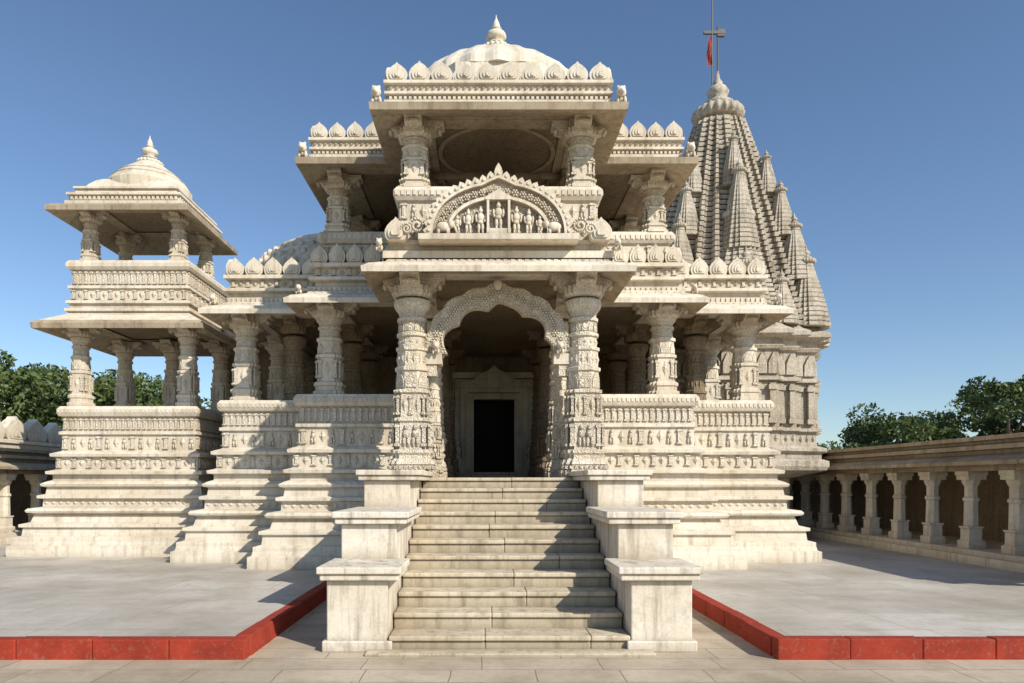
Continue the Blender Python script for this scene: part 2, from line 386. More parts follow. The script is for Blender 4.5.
m=MB()
def arch_pts(W,H,z0,inner,cus,amp,n=120,x0=A):
    out=[]
    for i in range(n+1):
        a=math.pi*i/n
        k=1+amp*abs(math.sin(cus*a)) if not inner else 1-amp*(1-abs(math.sin(cus*a/1.0)))
        out.append((-W*k*math.cos(a),H*k*math.sin(a)**.9+ (0.07*max(0,1-abs(a-math.pi/2)/.22))))
    return out
def arch(m,y,th,W,H,w,h,z0,mi=C):
    o_=arch_pts(W,H,z0,False,9,.035); i_=arch_pts(w,h,z0,True,4.5,.12)
    n=len(o_); vs=[]
    for yy in (y,y+th):
        vs+=[(A+a,yy,z0+b) for a,b in o_]+[(A+a,yy,z0+b) for a,b in i_]
    fs=[]
    for i in range(n-1):
        fs.append([i,n+i,n+i+1,i+1]); fs.append([2*n+i,2*n+i+1,3*n+i+1,3*n+i])
        fs.append([i,i+1,2*n+i+1,2*n+i]); fs.append([n+i,3*n+i,3*n+i+1,n+i+1])
    fs+= [[0,2*n,3*n,n],[n-1,2*n-1,4*n-1,3*n-1]]
    m.add(vs,fs,mi)
    mid=[((a[0]+b[0])/2,(a[1]+b[1])/2) for a,b in zip(o_,i_)]
    for i in range(2,n-2,5):
        for q in range(7):
            b=2*math.pi*q/6; rr=.045 if q<6 else 0
            ell(m,A+mid[i][0]+rr*math.cos(b),y-.004,z0+mid[i][1]+rr*math.sin(b),.02 if q<6 else .026,.03,.02 if q<6 else .026,P_,6,4)
    for i in range(1,n-1,2):
        ell(m,A+o_[i][0]*.975,y,z0+o_[i][1]*.975,.017,.025,.017,P_,6,4); ell(m,A+i_[i][0]*1.03,y,z0+i_[i][1]*1.03,.017,.025,.017,P_,6,4)
arch(m,12.02,.2,1.22,1.14,.98,.86,4.0,L_)
for s in (-1,1):
    box(m,A+s*1.1-.14,A+s*1.1+.14,12.0,12.26,3.82,4.0,P_)
    box(m,A+s*1.14-.09,A+s*1.14+.09,12.03,12.23,3.62,3.82,C)
    column(m,A+s*1.17,12.9,1.87,4.2,.12,C,True,.16,.2)
    lion(m,A+s*1.06,12.02,3.98,.45)
ell(m,A,12.0,5.18,.08,.06,.1,P_)
m.done('torana_arch',temple)

m=MB()
E1=stepped([(1.6,11.8),(3.4,13.75),(5.35,14.6)],23)
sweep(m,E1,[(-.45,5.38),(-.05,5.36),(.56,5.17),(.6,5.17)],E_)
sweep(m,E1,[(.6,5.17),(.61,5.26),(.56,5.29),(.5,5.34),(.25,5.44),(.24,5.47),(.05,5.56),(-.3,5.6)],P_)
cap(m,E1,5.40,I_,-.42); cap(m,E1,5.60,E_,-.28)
frieze(m,E1,.24,5.40,5.47,.12,'den',P_,dep=.02)
m.done('lower_eave',temple)
m=MB()
box(m,A-1.75,A+1.75,11.95,12.3,5.34,5.5,P_)
for s in (-1,1):
    box(m,A+s*1.475-.17,A+s*1.475+.17,12.3,20,5.341,5.5,P_)
    box(m,A+s*3.32-.17,A+s*3.32+.17,13.8,20,5.342,5.5,P_)
    box(m,A+s*5.33-.17,A+s*5.33+.17,14.82,23,5.342,5.5,P_)
    x0,x1=sorted((A+s*1.65,A+s*3.15)); box(m,x0,x1,13.82,14.18,5.343,5.5,P_)
    x0,x1=sorted((A+s*3.5,A+s*5.15)); box(m,x0,x1,14.82,15.18,5.343,5.5,P_)
m.done('beams',temple)
m=MB()
B1=stepped([(3.6,13.65),(5.55,14.45)],23)
sweep(m,B1,[(0,5.4),(0,5.60),(-.06,5.62),(-.06,5.70),(.05,5.73),(.05,5.79),(-.05,5.82),(-.05,5.97),(.05,5.99),(.05,6.06),(-.3,6.07)],P_)
cap(m,B1,6.065,P_,-.28)
frieze(m,B1,-.05,5.83,5.96,.15,'alt',C,dep=.03); frieze(m,B1,0,5.50,5.59,.1,'den',P_,dep=.02)
BL=[(A+1.9,13.65),(A+3.6,13.65),(A+3.6,14.45),(A+5.55,14.45),(A+5.55,22.9)]
merlons(m,BL,.02,6.065,.38,.36,P_,False)
merlons(m,[(2*A-x,y) for x,y in BL][::-1],.02,6.065,.38,.36,P_,False)
m.done('roof_band',temple)

m=MB()
U1=stepped([(1.66,11.82),(3.45,13.95)],19.5)
sweep(m,U1,[(.25,5.5),(.25,5.62),(.14,5.66),(.14,5.74),(.18,5.76),(.18,5.82),(.06,5.86),(.02,5.88),(.02,6.10),(.07,6.12),(.07,6.18),(0,6.2),(0,6.52),(.05,6.54),(.09,6.6),(.09,6.7),(.04,6.77),(-.16,6.77),(-.16,6.1)],P_)
cap(m,U1,6.101,I_,-.15)
frieze(m,U1,.02,5.91,6.08,.16,'alt',C,dep=.03); frieze(m,U1,0,6.23,6.50,.16,'mix',C,dep=.03)
frieze(m,U1,.09,6.61,6.69,.1,'den',P_,dep=.014)
m.done('upper_parapet',temple)
m=MB()
for s in (-1,1):
    column(m,A+s*1.42,12.05,6.77,7.95,.23,C,False,.28,.5)
    column(m,A+s*3.18,14.15,6.77,7.95,.22,C,False,.28,.48)
    column(m,A+s*3.18,16.6,6.77,7.95,.22,C,False,.28,.48)
    for y in (14.15,16.6): column(m,A+s*1.42,y,6.1,7.95,.2,I_,False,.28,.45)
m.done('upper_columns',temple)
m=MB()
E2=stepped([(1.5,11.75),(3.2,13.65)],19.6)
sweep(m,E2,[(.57,7.86),(.52,7.89),(.36,7.93),(.36,8.02),(.3,8.04),(.3,8.1),(.36,8.12),(.36,8.16),(.31,8.18),(.31,8.27),(.37,8.29),(.37,8.34),(0,8.36)],P_)
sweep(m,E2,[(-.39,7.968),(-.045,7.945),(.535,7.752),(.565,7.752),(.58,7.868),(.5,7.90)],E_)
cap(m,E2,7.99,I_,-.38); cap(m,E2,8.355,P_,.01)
frieze(m,E2,.3,8.045,8.095,.08,'den',P_,dep=.03); frieze(m,E2,.31,8.19,8.265,.1,'dia',P_,dep=.03)
merlons(m,E2,.34,8.34,.37,.31,P_)
for (cx,cy,r0,kk) in ((A,13.2,1.1,1),(A,16.6,1.3,3)):
    for k in range(kk):
        r=r0-.3*k
        vs=[];fs=[];n=40
        for i in range(n):
            a=2*math.pi*i/n
            for rr,zz in ((r,7.985),(r,7.96-.015*k),(r-.08,7.96-.015*k),(r-.08,7.985)): vs.append((cx+rr*math.cos(a),cy+rr*math.sin(a),zz))
        for i in range(n):
            j=(i+1)%n
            for q in range(3): fs.append([i*4+q,j*4+q,j*4+q+1,i*4+q+1])
        m.add(vs,fs,E_)
for s in (-1,1):
    box(m,A+s*1.42-.16,A+s*1.42+.16,11.9,19.4,7.945,7.98,E_)
box(m,A-1.26,A+1.26,11.88,12.2,7.946,7.985,E_)
for y in (14.15,16.6): box(m,A-1.26,A+1.26,y-.15,y+.15,7.86,7.985,E_)
m.done('upper_roof',temple)
m=MB()
shape_sweep(m,A,13.75,ngon(8,math.pi/8),[(2.0,8.35),(2.0,8.75),(1.9,8.8),(1.9,9.0)],P_)
pr=[]; ctrl=[(1.8,9.0),(1.74,9.18),(1.56,9.38),(1.34,9.56),(1.08,9.72),(.84,9.86),(.6,9.98),(.4,10.08),(.27,10.2)]
for i in range(len(ctrl)-1):
    (r0,z0_)=ctrl[i]
    pr+= [(r0,z0_),(r0*.988,z0_+.012)]
pr.append(ctrl[-1])
shape_sweep(m,A,13.75,[((1+.015*math.cos(24*2*math.pi*i/144))*math.cos(2*math.pi*i/144),(1+.015*math.cos(24*2*math.pi*i/144))*math.sin(2*math.pi*i/144)) for i in range(144)],pr,P_)
finial(m,A,13.75,10.17,.29)
m.done('central_dome',temple)
m=MB()
dome(m,-3.6,17.6,6.05,2.3,1.65,10,P_); finial(m,-3.6,17.6,7.65,.2)
for k in range(5):
    for i in range(44):
        a=2*math.pi*(i+.5*k)/44; ph=(.08+.16*k); r=2.3*(math.cos(ph)**.85*.84+.16); z=6.05+1.65*math.sin(ph)
        ell(m,-3.6+r*math.cos(a),17.6+r*math.sin(a),z,.08,.08,.11,P_,6,5)
dome(m,4.3,17.6,6.05,1.6,1.1,9,P_); finial(m,4.3,17.6,7.1,.18)
m.done('hall_domes',temple)

m=MB()
ty=11.42
def half(Wd,Hd,n=36,lob=0,amp=0):
    o=[]
    for i in range(n+1):
        a=math.pi*i/n; k=1+amp*abs(math.sin(lob*a))
        o.append((Wd*k*math.cos(a),Hd*k*math.sin(a)**.85+ .10*max(0,1-abs(a-math.pi/2)/.25)))
    return o
prism(m,half(1.14,.90,96,10,.02),(A,ty,5.8),(1,0,0),(0,0,1),(0,1,0),.3,L_)
def ring(W1,H1,W2,H2,y0,y1,mi):
    a=half(W1,H1,96); b=half(W2,H2,96); n=len(a); vs=[]
    for yy in (y0,y1): vs+=[(A+p[0],yy,5.8+p[1]) for p in a]+[(A+p[0],yy,5.8+p[1]) for p in b]
    fs=[]
    for i in range(n-1):
        fs.append([i,i+1,n+i+1,n+i]); fs.append([i,2*n+i,2*n+i+1,i+1]); fs.append([n+i,n+i+1,3*n+i+1,3*n+i])
    m.add(vs,fs,mi)
ring(1.11,.87,1.07,.83,ty-.075,ty+.013,P_); ring(.84,.63,.79,.58,ty-.1,ty+.013,P_)
for i in range(1,22):
    a=math.pi*i/22; x=A+.955*math.cos(a); z=5.8+.73*math.sin(a)**.85
    for q in range(6):
        b=2*math.pi*q/6; ell(m,x+.042*math.cos(b),ty-.01,z+.042*math.sin(b),.023,.04,.023,P_,6,4)
    ell(m,x,ty-.02,z,.022,.05,.022,P_,6,4)
# flame-like leaves radiating round the arch (stand 3 cm proud of the slab)
for i in range(29):
    a=math.pi*(i+.5)/29 if i!=14 else math.pi/2
    x=1.11*math.cos(a); z=.87*max(0,math.sin(a))**.85+.10*max(0,1-abs(a-math.pi/2)/.25)
    nx,nz=math.cos(a),math.sin(a)*1.1; l=math.hypot(nx,nz); nx/=l; nz/=l
    sc=.15 if i!=14 else .24
    off=.0011*i
    prism(m,[(-.05,0),(.05,0),(.068,sc*.4),(.045,sc*.7),(.0,sc),(-.045,sc*.7),(-.068,sc*.4)],(A+x-nx*.03,ty-.045-off,5.8+z-nz*.03),(nz,0,-nx),(nx,0,nz),(0,1,0),.2,P_)
    ell(m,A+x+nx*.03,ty-.045-off,5.8+z+nz*.03,.03,.03,.03,P_,6,4)
for s in (-1,1):
    for (cx,cz,r) in ((1.33,5.98,.13),(1.5,5.93,.09)):
        for k in range(26):
            a=k*.42; rr=r*(1-k/30)
            ell(m,A+s*(cx+rr*math.cos(a)),ty+.02,cz+rr*math.sin(a),.026,.05,.026,P_,6,4)
box(m,A-1.3,A+1.3,ty-.13,ty+.38,5.72,5.81,P_)
def figure(x,y,z,h):
    K=P_
    ell(m,x,y,z+.87*h,.085*h,.08*h,.1*h,K,10,8); ell(m,x,y,z+.98*h,.05*h,.05*h,.06*h,K,8,6)
    ell(m,x,y,z+.62*h,.14*h,.1*h,.18*h,K,10,8); ell(m,x,y,z+.44*h,.13*h,.1*h,.09*h,K,10,6)
    for k in (-1,1):
        ell(m,x+k*.17*h,y,z+.62*h,.045*h,.05*h,.14*h,K,8,6)
        ell(m,x+k*.15*h,y-.05*h,z+.48*h,.04*h,.07*h,.05*h,K,8,5)
        ell(m,x+k*.07*h,y,z+.27*h,.065*h,.07*h,.16*h,K,8,6); ell(m,x+k*.075*h,y,z+.1*h,.045*h,.05*h,.12*h,K,8,6)
box(m,A-.2,A+.2,ty-.11,ty+.02,5.812,5.9,P_)
figure(A,ty-.07,5.88,.46)
for x,h in ((.29,.44),(.49,.4),(.67,.31)):
    figure(A+x,ty-.07,5.81,h); figure(A-x,ty-.07,5.81,h)
for s in (-1,1):
    obx=A+s*.17; box(m,obx-.02,obx+.02,ty-.12,ty+.02,5.82,6.358,P_)
prism(m,[(-.22,0),(.22,0),(.2,.05),(.08,.12),(0,.17),(-.08,.12),(-.2,.05)],(A,ty-.125,6.36),(1,0,0),(0,0,1),(0,1,0),.14,P_)
def elephant(x,y,z,s,d):
    K=P_
    ell(m,x,y,z+.2*s,.2*s,.1*s,.14*s,K); ell(m,x+d*.22*s,y,z+.26*s,.1*s,.09*s,.11*s,K)
    for k in (-.12,.12): ell(m,x+k*s,y-.02*s,z+.08*s,.05*s,.05*s,.1*s,K,8,5)
    for q in range(4): ell(m,x+d*(.31+.02*q)*s,y,z+(.2-.05*q)*s,.035*s,.035*s,.05*s,K,6,5)
for s in (-1,1):
    elephant(A+s*.9,ty-.08,5.81,.6,-s)
    x=A+s*1.68
    for k,(sz,dp) in enumerate(((1,.0),(.7,.03),(.4,.06))):
        prism(m,[(a*.38*sz,v*.36*sz+.03*k) for a,v in MER],(x,ty+.02-dp,5.76),(1,0,0),(0,0,1),(0,1,0),.2,P_)
    lion(m,A+s*1.95,11.5,5.58,.4)
for s in (-1,1):
    lion(m,A+s*1.98,11.42,7.9,.6); lion(m,A+s*3.66,13.3,7.9,.6); lion(m,A+s*3.8,13.5,5.4,.4); lion(m,A+s*5.75,14.3,5.4,.45)
m.done('carved_ornaments',temple)

m=MB()
DX=.26
def wallxz(x0,x1,z0,z1,y=20.2,t=.5,mi=I_): box(m,x0,x1,y,y+t,z0,z1,mi)
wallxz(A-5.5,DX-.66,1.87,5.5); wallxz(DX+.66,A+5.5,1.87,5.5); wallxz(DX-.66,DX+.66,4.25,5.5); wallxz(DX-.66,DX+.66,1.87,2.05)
box(m,DX-2,DX+2,20.72,24.4,1.88,5.3,D_)  # solid black box standing in for the unlit room
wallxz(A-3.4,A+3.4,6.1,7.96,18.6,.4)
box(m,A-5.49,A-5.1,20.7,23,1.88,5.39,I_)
m.done('hall_walls',temple)
m=MB()
for k,(w,h,d,mi) in enumerate(((1.30,3.05,.10,P_),(1.12,2.84,.16,C),(.95,2.62,.22,P_),(.8,2.42,.28,C))):
    for s in (-1,1):
        x0,x1=sorted((DX+s*w,DX+s*(w-.16-.02*k))); box(m,x0,x1,20.2-d,20.19,1.88,1.9+h,mi)
    box(m,DX-w+.165,DX+w-.165,20.2-d+.004,20.19,1.9+h-.17,1.9+h-.003,mi)
prism(m,[(-1.1,0),(1.1,0),(1.0,.12),(.6,.2),(.42,.36),(.15,.48),(0,.62),(-.15,.48),(-.42,.36),(-.6,.2),(-1.0,.12)],(DX,19.9,4.5),(1,0,0),(0,0,1),(0,1,0),.2,C)
box(m,DX-1,DX+1,19.2,20.19,1.872,1.97,S_); box(m,DX-.8,DX+.8,19.6,20.19,1.97,2.07,S_)
for s in (-1,1): figure(DX+s*1.05,19.95,2.1,.9)
m.done('doorway',temple)

m=MB(); SC=.26
for i in range(11):
    z0=i*.17; z1=z0+.17; y=7.4+.4*i
    ye=12.0 if i==10 else y+.5
    x=SC-1.28
    while x<SC+1.28-.01:
        w=random.uniform(.9,2.0); x2=min(SC+1.28,x+w)
        if SC+1.28-x2<.4: x2=SC+1.28
        dz=random.uniform(-.003,.003); dy=random.uniform(-.008,.008)
        box(m,x+.0006,x2-.0006,y+dy,ye,z1-.055+dz,z1+dz,S_)
        box(m,x+.0006,x2-.0006,y+.03+dy,ye,z0-.02,z1-.056+dz,S_)
        x=x2
box(m,SC-1.26,SC+1.26,7.9,11.9,0.0,.1,S_)
for k in range(1,10): box(m,SC-1.26,SC+1.26,7.75+.4*k,11.95,.17*(k-1)+.06,.17*k+.04,S_)
box(m,SC-1.5,SC+1.5,7.18,7.42,-.05,.035,S_)
m.done('stairs',temple,bevel=.014)
m=MB()
for s in (-1,1):
    def xs(a,b): return sorted((SC+s*a,SC+s*b))
    for (y0,y1,z0,z1) in ((7.42,8.2,0,.76),(8.16,9.7,0,1.31),(9.66,11.86,0,1.82)):
        a,b=xs(1.275+.002*y0,1.93+ (9.6-y0)*.004); box(m,a,b,y0,y1,z0,z1,W_)
        a,b=xs(1.17,2.0); yb=y1+.02 if y1<11 else y1
        box(m,a,b,y0-.07,yb,z1,z1+.07,W_); a,b=xs(1.14,2.03); box(m,a,b,y0-.1,yb-.003,z1+.07,z1+.145,W_)
    a,b=xs(1.24,1.98); box(m,a,b,7.37,8.0,0,.12,W_)
m.done('stair_cheek_walls',temple,bevel=.014)

m=MB()
PX=-7.98; PY0=15.75; PY1=18.1
PR=rect(PX-1.42,PX+1.42,PY0,PY1)
base_block(m,PR); parapet(m,PR,True)
for x,y in ((-1.22,PY0+.2),(1.22,PY0+.2),(-1.22,PY1-.2),(1.22,PY1-.2),(0,PY1-.2)):
    column(m,PX+x,y,3.49,5.35,.2,C,False,.26,.46)
for x,y in ((-1,PY0+.2),(1,PY0+.2),(-1,PY1-.6),(1,PY1-.6)):
    column(m,PX+x,y,6.77,7.95,.16,C,False,.24,.38)
ER=rect(PX-1.3,PX+1.28,PY0,PY1)
sweep(m,ER,[(.58,5.24),(.5,5.32),(.1,5.55),(.06,5.6),(.12,5.62),(.12,5.68),(.04,5.7),(.04,5.78),(.1,5.8),(.1,5.86),(.02,5.88),(.02,6.12),(.07,6.14),(.07,6.2),(0,6.22),(0,6.54),(.06,6.56),(.1,6.62),(.1,6.7),(.05,6.77),(-.16,6.77),(-.16,6.1)],P_)
cap(m,ER,5.41,I_,-.38); cap(m,ER,6.11,I_,-.15)
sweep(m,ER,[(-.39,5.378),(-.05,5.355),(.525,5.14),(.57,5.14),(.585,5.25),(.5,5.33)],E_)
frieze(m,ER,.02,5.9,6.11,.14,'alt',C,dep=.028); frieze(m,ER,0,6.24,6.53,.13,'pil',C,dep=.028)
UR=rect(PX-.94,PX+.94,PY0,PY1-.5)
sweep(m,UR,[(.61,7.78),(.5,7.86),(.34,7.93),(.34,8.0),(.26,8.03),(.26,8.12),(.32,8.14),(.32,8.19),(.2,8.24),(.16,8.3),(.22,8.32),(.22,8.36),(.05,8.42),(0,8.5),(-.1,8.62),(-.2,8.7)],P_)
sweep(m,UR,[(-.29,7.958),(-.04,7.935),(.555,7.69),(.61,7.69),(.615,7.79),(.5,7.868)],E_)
cap(m,UR,7.98,I_,-.28); cap(m,UR,8.69,P_,-.19)
frieze(m,UR,.26,8.035,8.115,.1,'den',P_,dep=.03)
cy=(PY0+PY1-.5)/2
shape_sweep(m,PX,cy,ngon(24),[(.92,8.5),(.94,8.72),(.88,8.8),(.82,8.88),(.83,8.9),(.68,9.02),(.69,9.04),(.52,9.16),(.38,9.26),(.28,9.34)],P_)
finial(m,PX,cy,9.3,.27)
m.done('corner_pavilion',temple)
m=MB()
LK=rect(-6.9,-5.0,17.6,22)
sweep(m,LK,[(o*.5,z) for o,z in BASE],P_); cap(m,LK,1.872,I_,.1)
box(m,-6.9,-5.1,18.6,18.9,1.87,5.5,I_); box(m,-7.0,-5.0,17.7,22,5.4,5.9,P_)
m.done('link_gallery',temple)

m=MB()
TX,TY=6.85,20.6
def spire(x,y,z0,h,r,layers,mi=T_,top=.3,fin=True,e=1.25,shape=STAR,ks=1,lip=1.0):
    pr=[]
    f=lambda t: r*(1-(1-top)*t**e)
    for j in range(layers):
        t=j/layers; t2=(j+.68)/layers
        pr+=[(f(t)*1.0,z0+h*t),(f(t2)*(1+.02*lip),z0+h*t2),(f(t2)*(1-.05*lip),z0+h*(t2+.004)),(f(t2)*(1-.05*lip),z0+h*(j+.98)/layers)]
    shape_sweep(m,x,y,shape,pr,mi)
    if fin:
        rr=r*top*ks
        shape_sweep(m,x,y,CIRC,[(rr*.8,z0+h*.98),(rr*.75,z0+h+rr*.25)],mi)
        shape_sweep(m,x,y,RIB,[(rr*.75,z0+h+rr*.15),(rr*1.0,z0+h+rr*.3),(rr*1.03,z0+h+rr*.5),(rr*.9,z0+h+rr*.7),(rr*.6,z0+h+rr*.82)],mi,True)
        shape_sweep(m,x,y,CIRC,[(rr*a,z0+h+rr*b) for a,b in [(.6,.8),(.62,.95),(.36,1.1),(.28,1.15),(.42,1.3),(.46,1.45),(.33,1.65),(.15,1.75),(.2,1.85),(.1,2.0),(.04,2.35)]],mi,True)
spire(TX,TY,5.9,6.35,2.6,40,top=.28,e=1.06,shape=RIBST,ks=.95,lip=1.3)
for dx,dy in ((1,0),(-1,0),(0,1),(0,-1)):
    fr=abs(dy)
    lst=[(1.62,5.9,2.9,1.15),(2.22,5.9,1.5,.7)]
    if fr: lst+=[(1.72,8.0,2.1,.52),(1.3,9.9,1.3,.36)]
    for off,z,h,r in lst: spire(TX+dx*off,TY+dy*off,z,h,r,int(h*8),top=.25,e=1.1,ks=1.45)
    for k in (-1,1):
        px,py=-dy*k,dx*k
        off,lat=2.2,.95
        spire(TX+dx*off+px*lat,TY+dy*off+py*lat,5.9,1.1,.42,10,top=.28,ks=1.45)
for sx in (-1,1):
    for sy in (-1,1):
        for off,z,h,r in ((1.78,5.9,1.7,.58),(1.56,7.2,1.45,.48),(1.3,8.5,1.25,.4),(1.02,9.8,1.0,.3)):
            spire(TX+sx*off,TY+sy*off,z,h,r,int(h*8),top=.28,ks=1.45)
m.done('shikhara_spires',temple)
m=MB()
SH=[(TX+x*2.52,TY+y*2.52) for x,y in STAR]
sweep(m,SH,[(-.5,G),(-.5,1.9),(.2,2.1),(.24,2.2),(.24,2.34),(.1,2.4),(.1,2.55),(.2,2.6),(.2,2.68),(.02,2.75),(0,3.1),(.1,3.13),(.1,3.2),(0,3.23),(-.02,4.4),(.08,4.43),(.08,4.52),(-.02,4.55),(-.02,5.2),(.06,5.24),(.1,5.32),(.02,5.36),(.02,5.5),(.22,5.56),(.27,5.6),(.27,5.7),(.1,5.82),(.0,5.95),(-.4,5.97)],T_)
cap(m,SH,5.96,T_,-.3)
frieze(m,SH,-.01,3.3,4.35,.34,'pil',T_,dep=.1)
frieze(m,SH,-.01,3.55,4.1,.34,'fig',T_,dep=.05)
frieze(m,SH,-.02,4.6,5.15,.3,'leaf',T_,dep=.06)
frieze(m,SH,0,2.78,3.08,.18,'dia',T_,dep=.04)
m.done('shrine_walls',temple)
m=MB()
flagm=simple('flag_cloth',(.30,.04,.03)); polem=simple('pole_metal',(.12,.11,.10),.4)
shape_sweep(m,TX,TY,ngon(10),[(.03,12.6),(.025,15.2)],0)
shape_sweep(m,TX-.18,TY-.05,ngon(8),[(.02,12.7),(.018,15.95)],0)
box(m,TX-.42,TX+.2,TY-.06,TY+.02,14.96,15.04,0); box(m,TX-.02,TX+.2,TY-.05,TY+.05,14.9,15.1,0)
m.done('flag_pole',temple,[polem])
m=MB(); vs=[];fs=[]
for i in range(9):
    z=14.85-.1*i
    for j in range(4):
        vs.append((TX-.2-.045*j+.02*math.sin(i*.9),TY-.08+.03*math.sin(j*1.7+i*.7),z-.03*j))
for i in range(8):
    for j in range(3): a=i*4+j; fs.append([a,a+1,a+5,a+4])
m.add(vs,fs,0); m.done('pennant',temple,[flagm],normals=False)

def colonnade(name,x,dirx,y0,y1,sp,big=False):
    e=empty(name); m=MB()
    xs0,xs1=sorted((x-dirx*.3,x+dirx*2.2))
    box(m,xs0,xs1,y0,y1,G,G+.16,P_)
    xs0,xs1=sorted((x-dirx*.18,x+dirx*2.2)); box(m,xs0,xs1,y0,y1,G+.16,G+.26,P_)
    m.done('plinth',e)
    m=MB(); y=y0+.3
    while y<y1:
        cx=x+dirx*.1
        shape_sweep(m,cx,y,SQ2,[(.17,.46),(.17,.6),(.13,.63),(.13,.85),(.15,.87),(.15,.9)],P_)
        shape_sweep(m,cx,y,OCT,[(.125,.9),(.115,1.4),(.14,1.42),(.14,1.47),(.11,1.5),(.11,1.7),(.15,1.78),(.16,1.84)],P_)
        shape_sweep(m,cx,y,SQ2,[(.18,1.84),(.18,1.92),(.2,1.94),(.2,2.014)],P_)
        y+=sp
    m.done('columns',e)
    m=MB()
    xs0,xs1=sorted((x-dirx*.08,x+dirx*.28)); box(m,xs0,xs1,y0,y1,2.015,2.22,E_)
    pts=[(.0,2.2),(-.42,2.12),(-.44,2.12),(-.45,2.19),(-.3,2.27),(-.12,2.33),(-.12,2.40),(-.2,2.42),(-.2,2.5),(-.1,2.53),(-.1,2.58),(-.18,2.6),(-.18,2.68),(2.2,2.7),(2.2,2.2)]
    prism(m,pts,(x,y0,0),(dirx,0,0),(0,0,1),(0,1,0),y1-y0,E_)
    m.done('roof',e)
    m=MB(); xs0,xs1=sorted((x+dirx*1.9,x+dirx*2.15)); box(m,xs0,xs1,y0,y1,G,2.2,I_)
    m.done('back_wall',e)
    if big:
        m=MB(); path=[(x+.1,y0),(x+.1,y1)]
        sweep(m,path,[(0,2.68),(0,2.8),(.06,2.82),(.06,2.9),(0,2.92),(-.4,2.93)],P_,False)
        merlons(m,path,0,2.9,.85,.62,P_,False,.25)
        m.done('merlons',e)
    return e
colonnade('colonnade',9.75,1,9.0,26.45,1.22)
colonnade('colonnade',-12.6,-1,13.0,27,1.3,True)
w=empty('boundary_wall'); m=MB(); box(m,-12.5,12,26.5,26.9,G,2.6,I_); box(m,-12.5,12,26.35,27.05,2.71,2.8,P_); box(m,-12.5,12,26.4,27.0,2.6,2.708,P_)
for i in range(17): box(m,-12.2+i*1.3,-11.95+i*1.3,26.3,26.49,G,2.6,P_)
m.done('wall',w)

def plane(name,x0,x1,y0,y1,z,mat):
    me=bpy.data.meshes.new(name); me.from_pydata([(x0,y0,z),(x1,y0,z),(x1,y1,z),(x0,y1,z)],[],[(0,1,2,3)]); me.materials.append(mat)
    o=bpy.data.objects.new(name,me); scene.collection.objects.link(o); return o
plane('ground',-600,600,-300,1200,0,simple('ground_earth',(.16,.15,.08),.95,.4,.3,.6))
plane('pavement',-40,40,-12,13.5,.004,paving('pavement_stone',(.59,.495,.365),(.49,.41,.30),(.20,.155,.105),(.25,.19,.12),.8,.42,.6,.37,.06))
m=MB(); KL,KR=-2.42,2.95
box(m,-45,KL-.16,7.22,60,-.05,G,0); box(m,KR+.16,45,7.22,60,-.05,G,0); box(m,KL-.16,KR+.16,12.4,60,-.05,G-.0001,0)
courtm=paving('court_marble',(.62,.575,.50),(.53,.485,.42),(.27,.245,.20),(.30,.26,.195),1.6,.95,.8)
m.done('courtyard_paving',None,[courtm])
m=MB()
def kerb_run(x0,y0,x1,y1):
    L=math.hypot(x1-x0,y1-y0); n=round(L/.75); tx,ty_=(x1-x0)/L,(y1-y0)/L
    nx,ny=-ty_,tx
    for i in range(n):
        a=L*i/n+.003; b=L*(i+1)/n-.003; dz=random.uniform(-.006,.006); dn=random.uniform(-.006,.006)
        obox(m,(x0,y0),(tx,ty_),(nx,ny),a,b,0+dn,.16,-.05,G+.012+dz,0)
kerb_run(-14,7.06,KL,7.06)
def kerb_run2(x,y0,y1,d):
    n=round((y1-y0)/.75)
    for i in range(n):
        a=y0+(y1-y0)*i/n+.003; b=y0+(y1-y0)*(i+1)/n-.003; dz=random.uniform(-.006,.006); dn=random.uniform(-.006,.006)
        xa,xb=sorted((x+dn,x+d*.16)); box(m,xa,xb,a,b,-.05,G+.012+dz,0)
kerb_run(KR,7.06,14,7.06)
kerb_run2(KL,7.225,12.2,-1); kerb_run2(KR,7.225,12.2,1)
m.done('red_kerb',None,[red_mat()],bevel=.012)

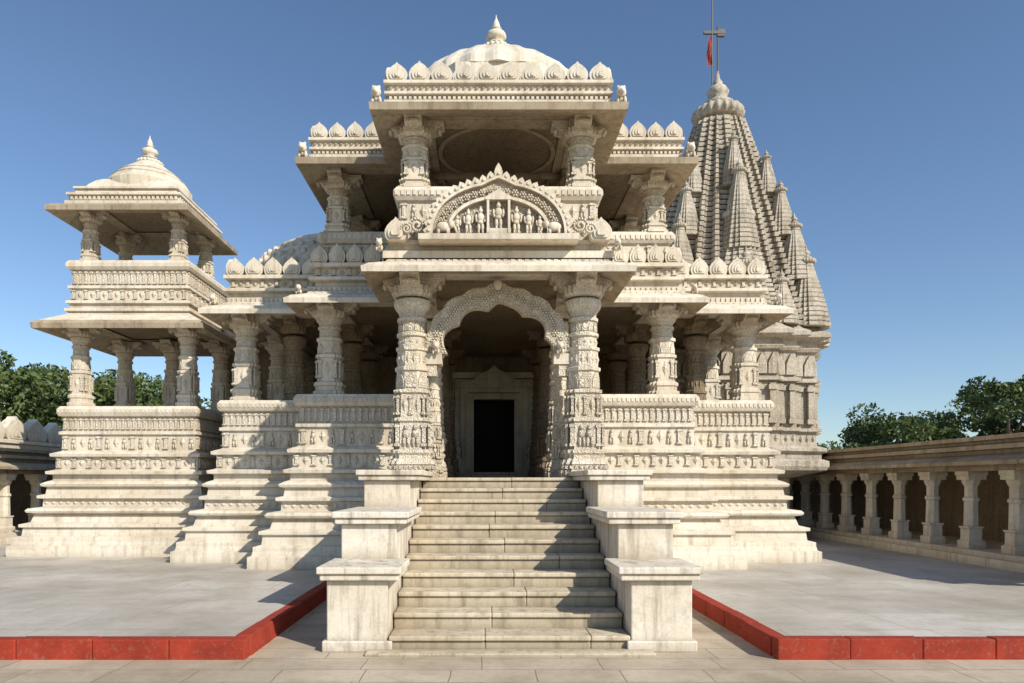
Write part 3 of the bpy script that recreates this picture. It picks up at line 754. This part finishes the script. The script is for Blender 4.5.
def leafmat():
    m=bpy.data.materials.new('foliage'); m.use_nodes=True; nt=m.node_tree
    b=nt.nodes['Principled BSDF']; b.inputs['Roughness'].default_value=.6
    co=nn(nt,'ShaderNodeTexCoord').outputs['Object']
    n=noise(nt,co,1.1,4,.6); n2=noise(nt,co,9,2,.5)
    c=mixc(nt,ramp(nt,n.outputs[0],.35,.65),(.045,.08,.018),(.10,.14,.032))
    c=mixc(nt,ramp(nt,n2.outputs[0],.5,.7,0,.5),c,(.15,.16,.045))
    nt.links.new(c,b.inputs['Base Color'])
    return m
LEAF=leafmat(); BARK=simple('bark',(.11,.08,.055),.9)
def tree(name,x,y,h,r,seed,leaf=.17,n=9000,base=.5):
    R_=random.Random(seed); e=empty(name)
    m=MB(); 
    def limb(p0,p1,r0,r1,k=7):
        d=Vector(p1)-Vector(p0); q=d.to_track_quat('Z','Y'); vs=[]
        for s in range(4):
            t=s/3; c=Vector(p0)+d*t+Vector((math.sin(t*3+seed)*.08,math.cos(t*2)*.05,0))*r; rr=r0+(r1-r0)*t
            for i in range(k): a=2*math.pi*i/k; v=q@Vector((rr*math.cos(a),rr*math.sin(a),0)); vs.append(tuple(c+v))
        m.add(vs,[[s*k+i,s*k+(i+1)%k,(s+1)*k+(i+1)%k,(s+1)*k+i] for s in range(3) for i in range(k)],0,True)
    limb((x,y,0),(x+.2,y,h*.45),.05*h,.03*h)
    clumps=[]
    for i in range(34):
        a=R_.uniform(0,2*math.pi); ph=math.acos(R_.uniform(-.8,1)); q=R_.uniform(.4,1)
        cx=x+r*q*math.sin(ph)*math.cos(a); cy=y+r*q*math.sin(ph)*math.sin(a); cz=h*.58+h*.36*q*math.cos(ph)
        clumps.append((cx,cy,cz,R_.uniform(.18,.34)*r))
        if i%3==0: limb((x+.1,y,h*R_.uniform(.3,.45)),(cx,cy,cz),.018*h,.006*h,5)
    m.done('trunk',e,[BARK])
    m=MB(); vs=[];fs=[]
    for i in range(n):
        c=clumps[R_.randrange(len(clumps))]
        while True:
            u=Vector((R_.uniform(-1,1),R_.uniform(-1,1),R_.uniform(-1,1)))
            if u.length<1: break
        u=u*(1/(u.length**.35+.01))*.95
        p=Vector((c[0],c[1],c[2]))+Vector((u.x,u.y,u.z*.75))*c[3]
        s=leaf*R_.uniform(.5,1.3)
        a=Vector((R_.uniform(-1,1),R_.uniform(-1,1),R_.uniform(-1,1))).normalized(); b=a.cross(Vector((R_.uniform(-1,1),R_.uniform(-1,1),R_.uniform(-1,1)))).normalized()
        k=len(vs); vs+=[tuple(p-a*s),tuple(p-b*s*.5),tuple(p+a*s),tuple(p+b*s*.5)]; fs.append([k,k+1,k+2,k+3])
    m.add(vs,fs,0); m.done('crown',e,[LEAF],normals=False)
tree('tree',-28.5,40,9.8,4.4,1); tree('tree',-24,42,9.6,4.2,2); tree('tree',-33,46,10.5,5,3); tree('tree',-20.5,43,9.0,4.0,12); tree('tree',-26,50,10.5,4.8,13)
tree('tree',30.5,40,8.4,3.8,4); tree('tree',26.5,42,6.4,3.2,5); tree('tree',35,44,9.2,4.8,6); tree('tree',30,52,8.2,4.6,9)
tree('tree',23.8,47,4.8,2.4,7,.13,5000); tree('tree',21,50,4.5,2.4,8,.13,5000)
R_=random.Random(5); vs=[];fs=[]
for i in range(26000):
    x=R_.uniform(-140,140); hh=3.2+1.6*math.sin(x*.21)+1.1*math.sin(x*.63+1)+.6*math.sin(x*1.9)
    p=Vector((x,R_.uniform(84,94),max(.1,R_.random()**.6*hh)))
    s=R_.uniform(.25,.6)
    a=Vector((R_.uniform(-1,1),R_.uniform(-1,1),R_.uniform(-1,1))).normalized(); b=a.cross(Vector((R_.uniform(-1,1),R_.uniform(-1,1),R_.uniform(-1,1)))).normalized()
    k=len(vs); vs+=[tuple(p-a*s),tuple(p-b*s*.6),tuple(p+a*s),tuple(p+b*s*.6)]; fs.append([k,k+1,k+2,k+3])
m=MB(); m.add(vs,fs,0); m.done('distant_treeline',None,[LEAF],normals=False)

ts=Vector((1.0,-1.0,.98)).normalized()
el=math.asin(ts.z); az=math.atan2(ts.x,ts.y)
w=bpy.data.worlds.new('World'); scene.world=w; w.use_nodes=True; nt=w.node_tree
sk=nt.nodes.new('ShaderNodeTexSky'); sk.sky_type='NISHITA'; sk.sun_disc=False; sk.sun_elevation=el; sk.sun_rotation=az
sk.air_density=1.0; sk.dust_density=.3; sk.ozone_density=4.0; sk.altitude=0
nt.links.new(sk.outputs[0],nt.nodes['Background'].inputs[0]); nt.nodes['Background'].inputs[1].default_value=.135
l=bpy.data.lights.new('sun','SUN'); l.energy=5.0; l.angle=math.radians(.5); l.color=(1,.94,.84)
lo=bpy.data.objects.new('sun',l); scene.collection.objects.link(lo); lo.rotation_euler=(-ts).to_track_quat('-Z','Y').to_euler()
lo.location=(10,-10,20)
cam=bpy.data.cameras.new('camera'); co=bpy.data.objects.new('camera',cam); scene.collection.objects.link(co)
cam.sensor_width=36; cam.lens=24.61; cam.shift_x=.0264; cam.shift_y=.137; cam.clip_end=3000
co.location=(0,0,1.8); co.rotation_euler=(math.radians(90),0,0); scene.camera=co
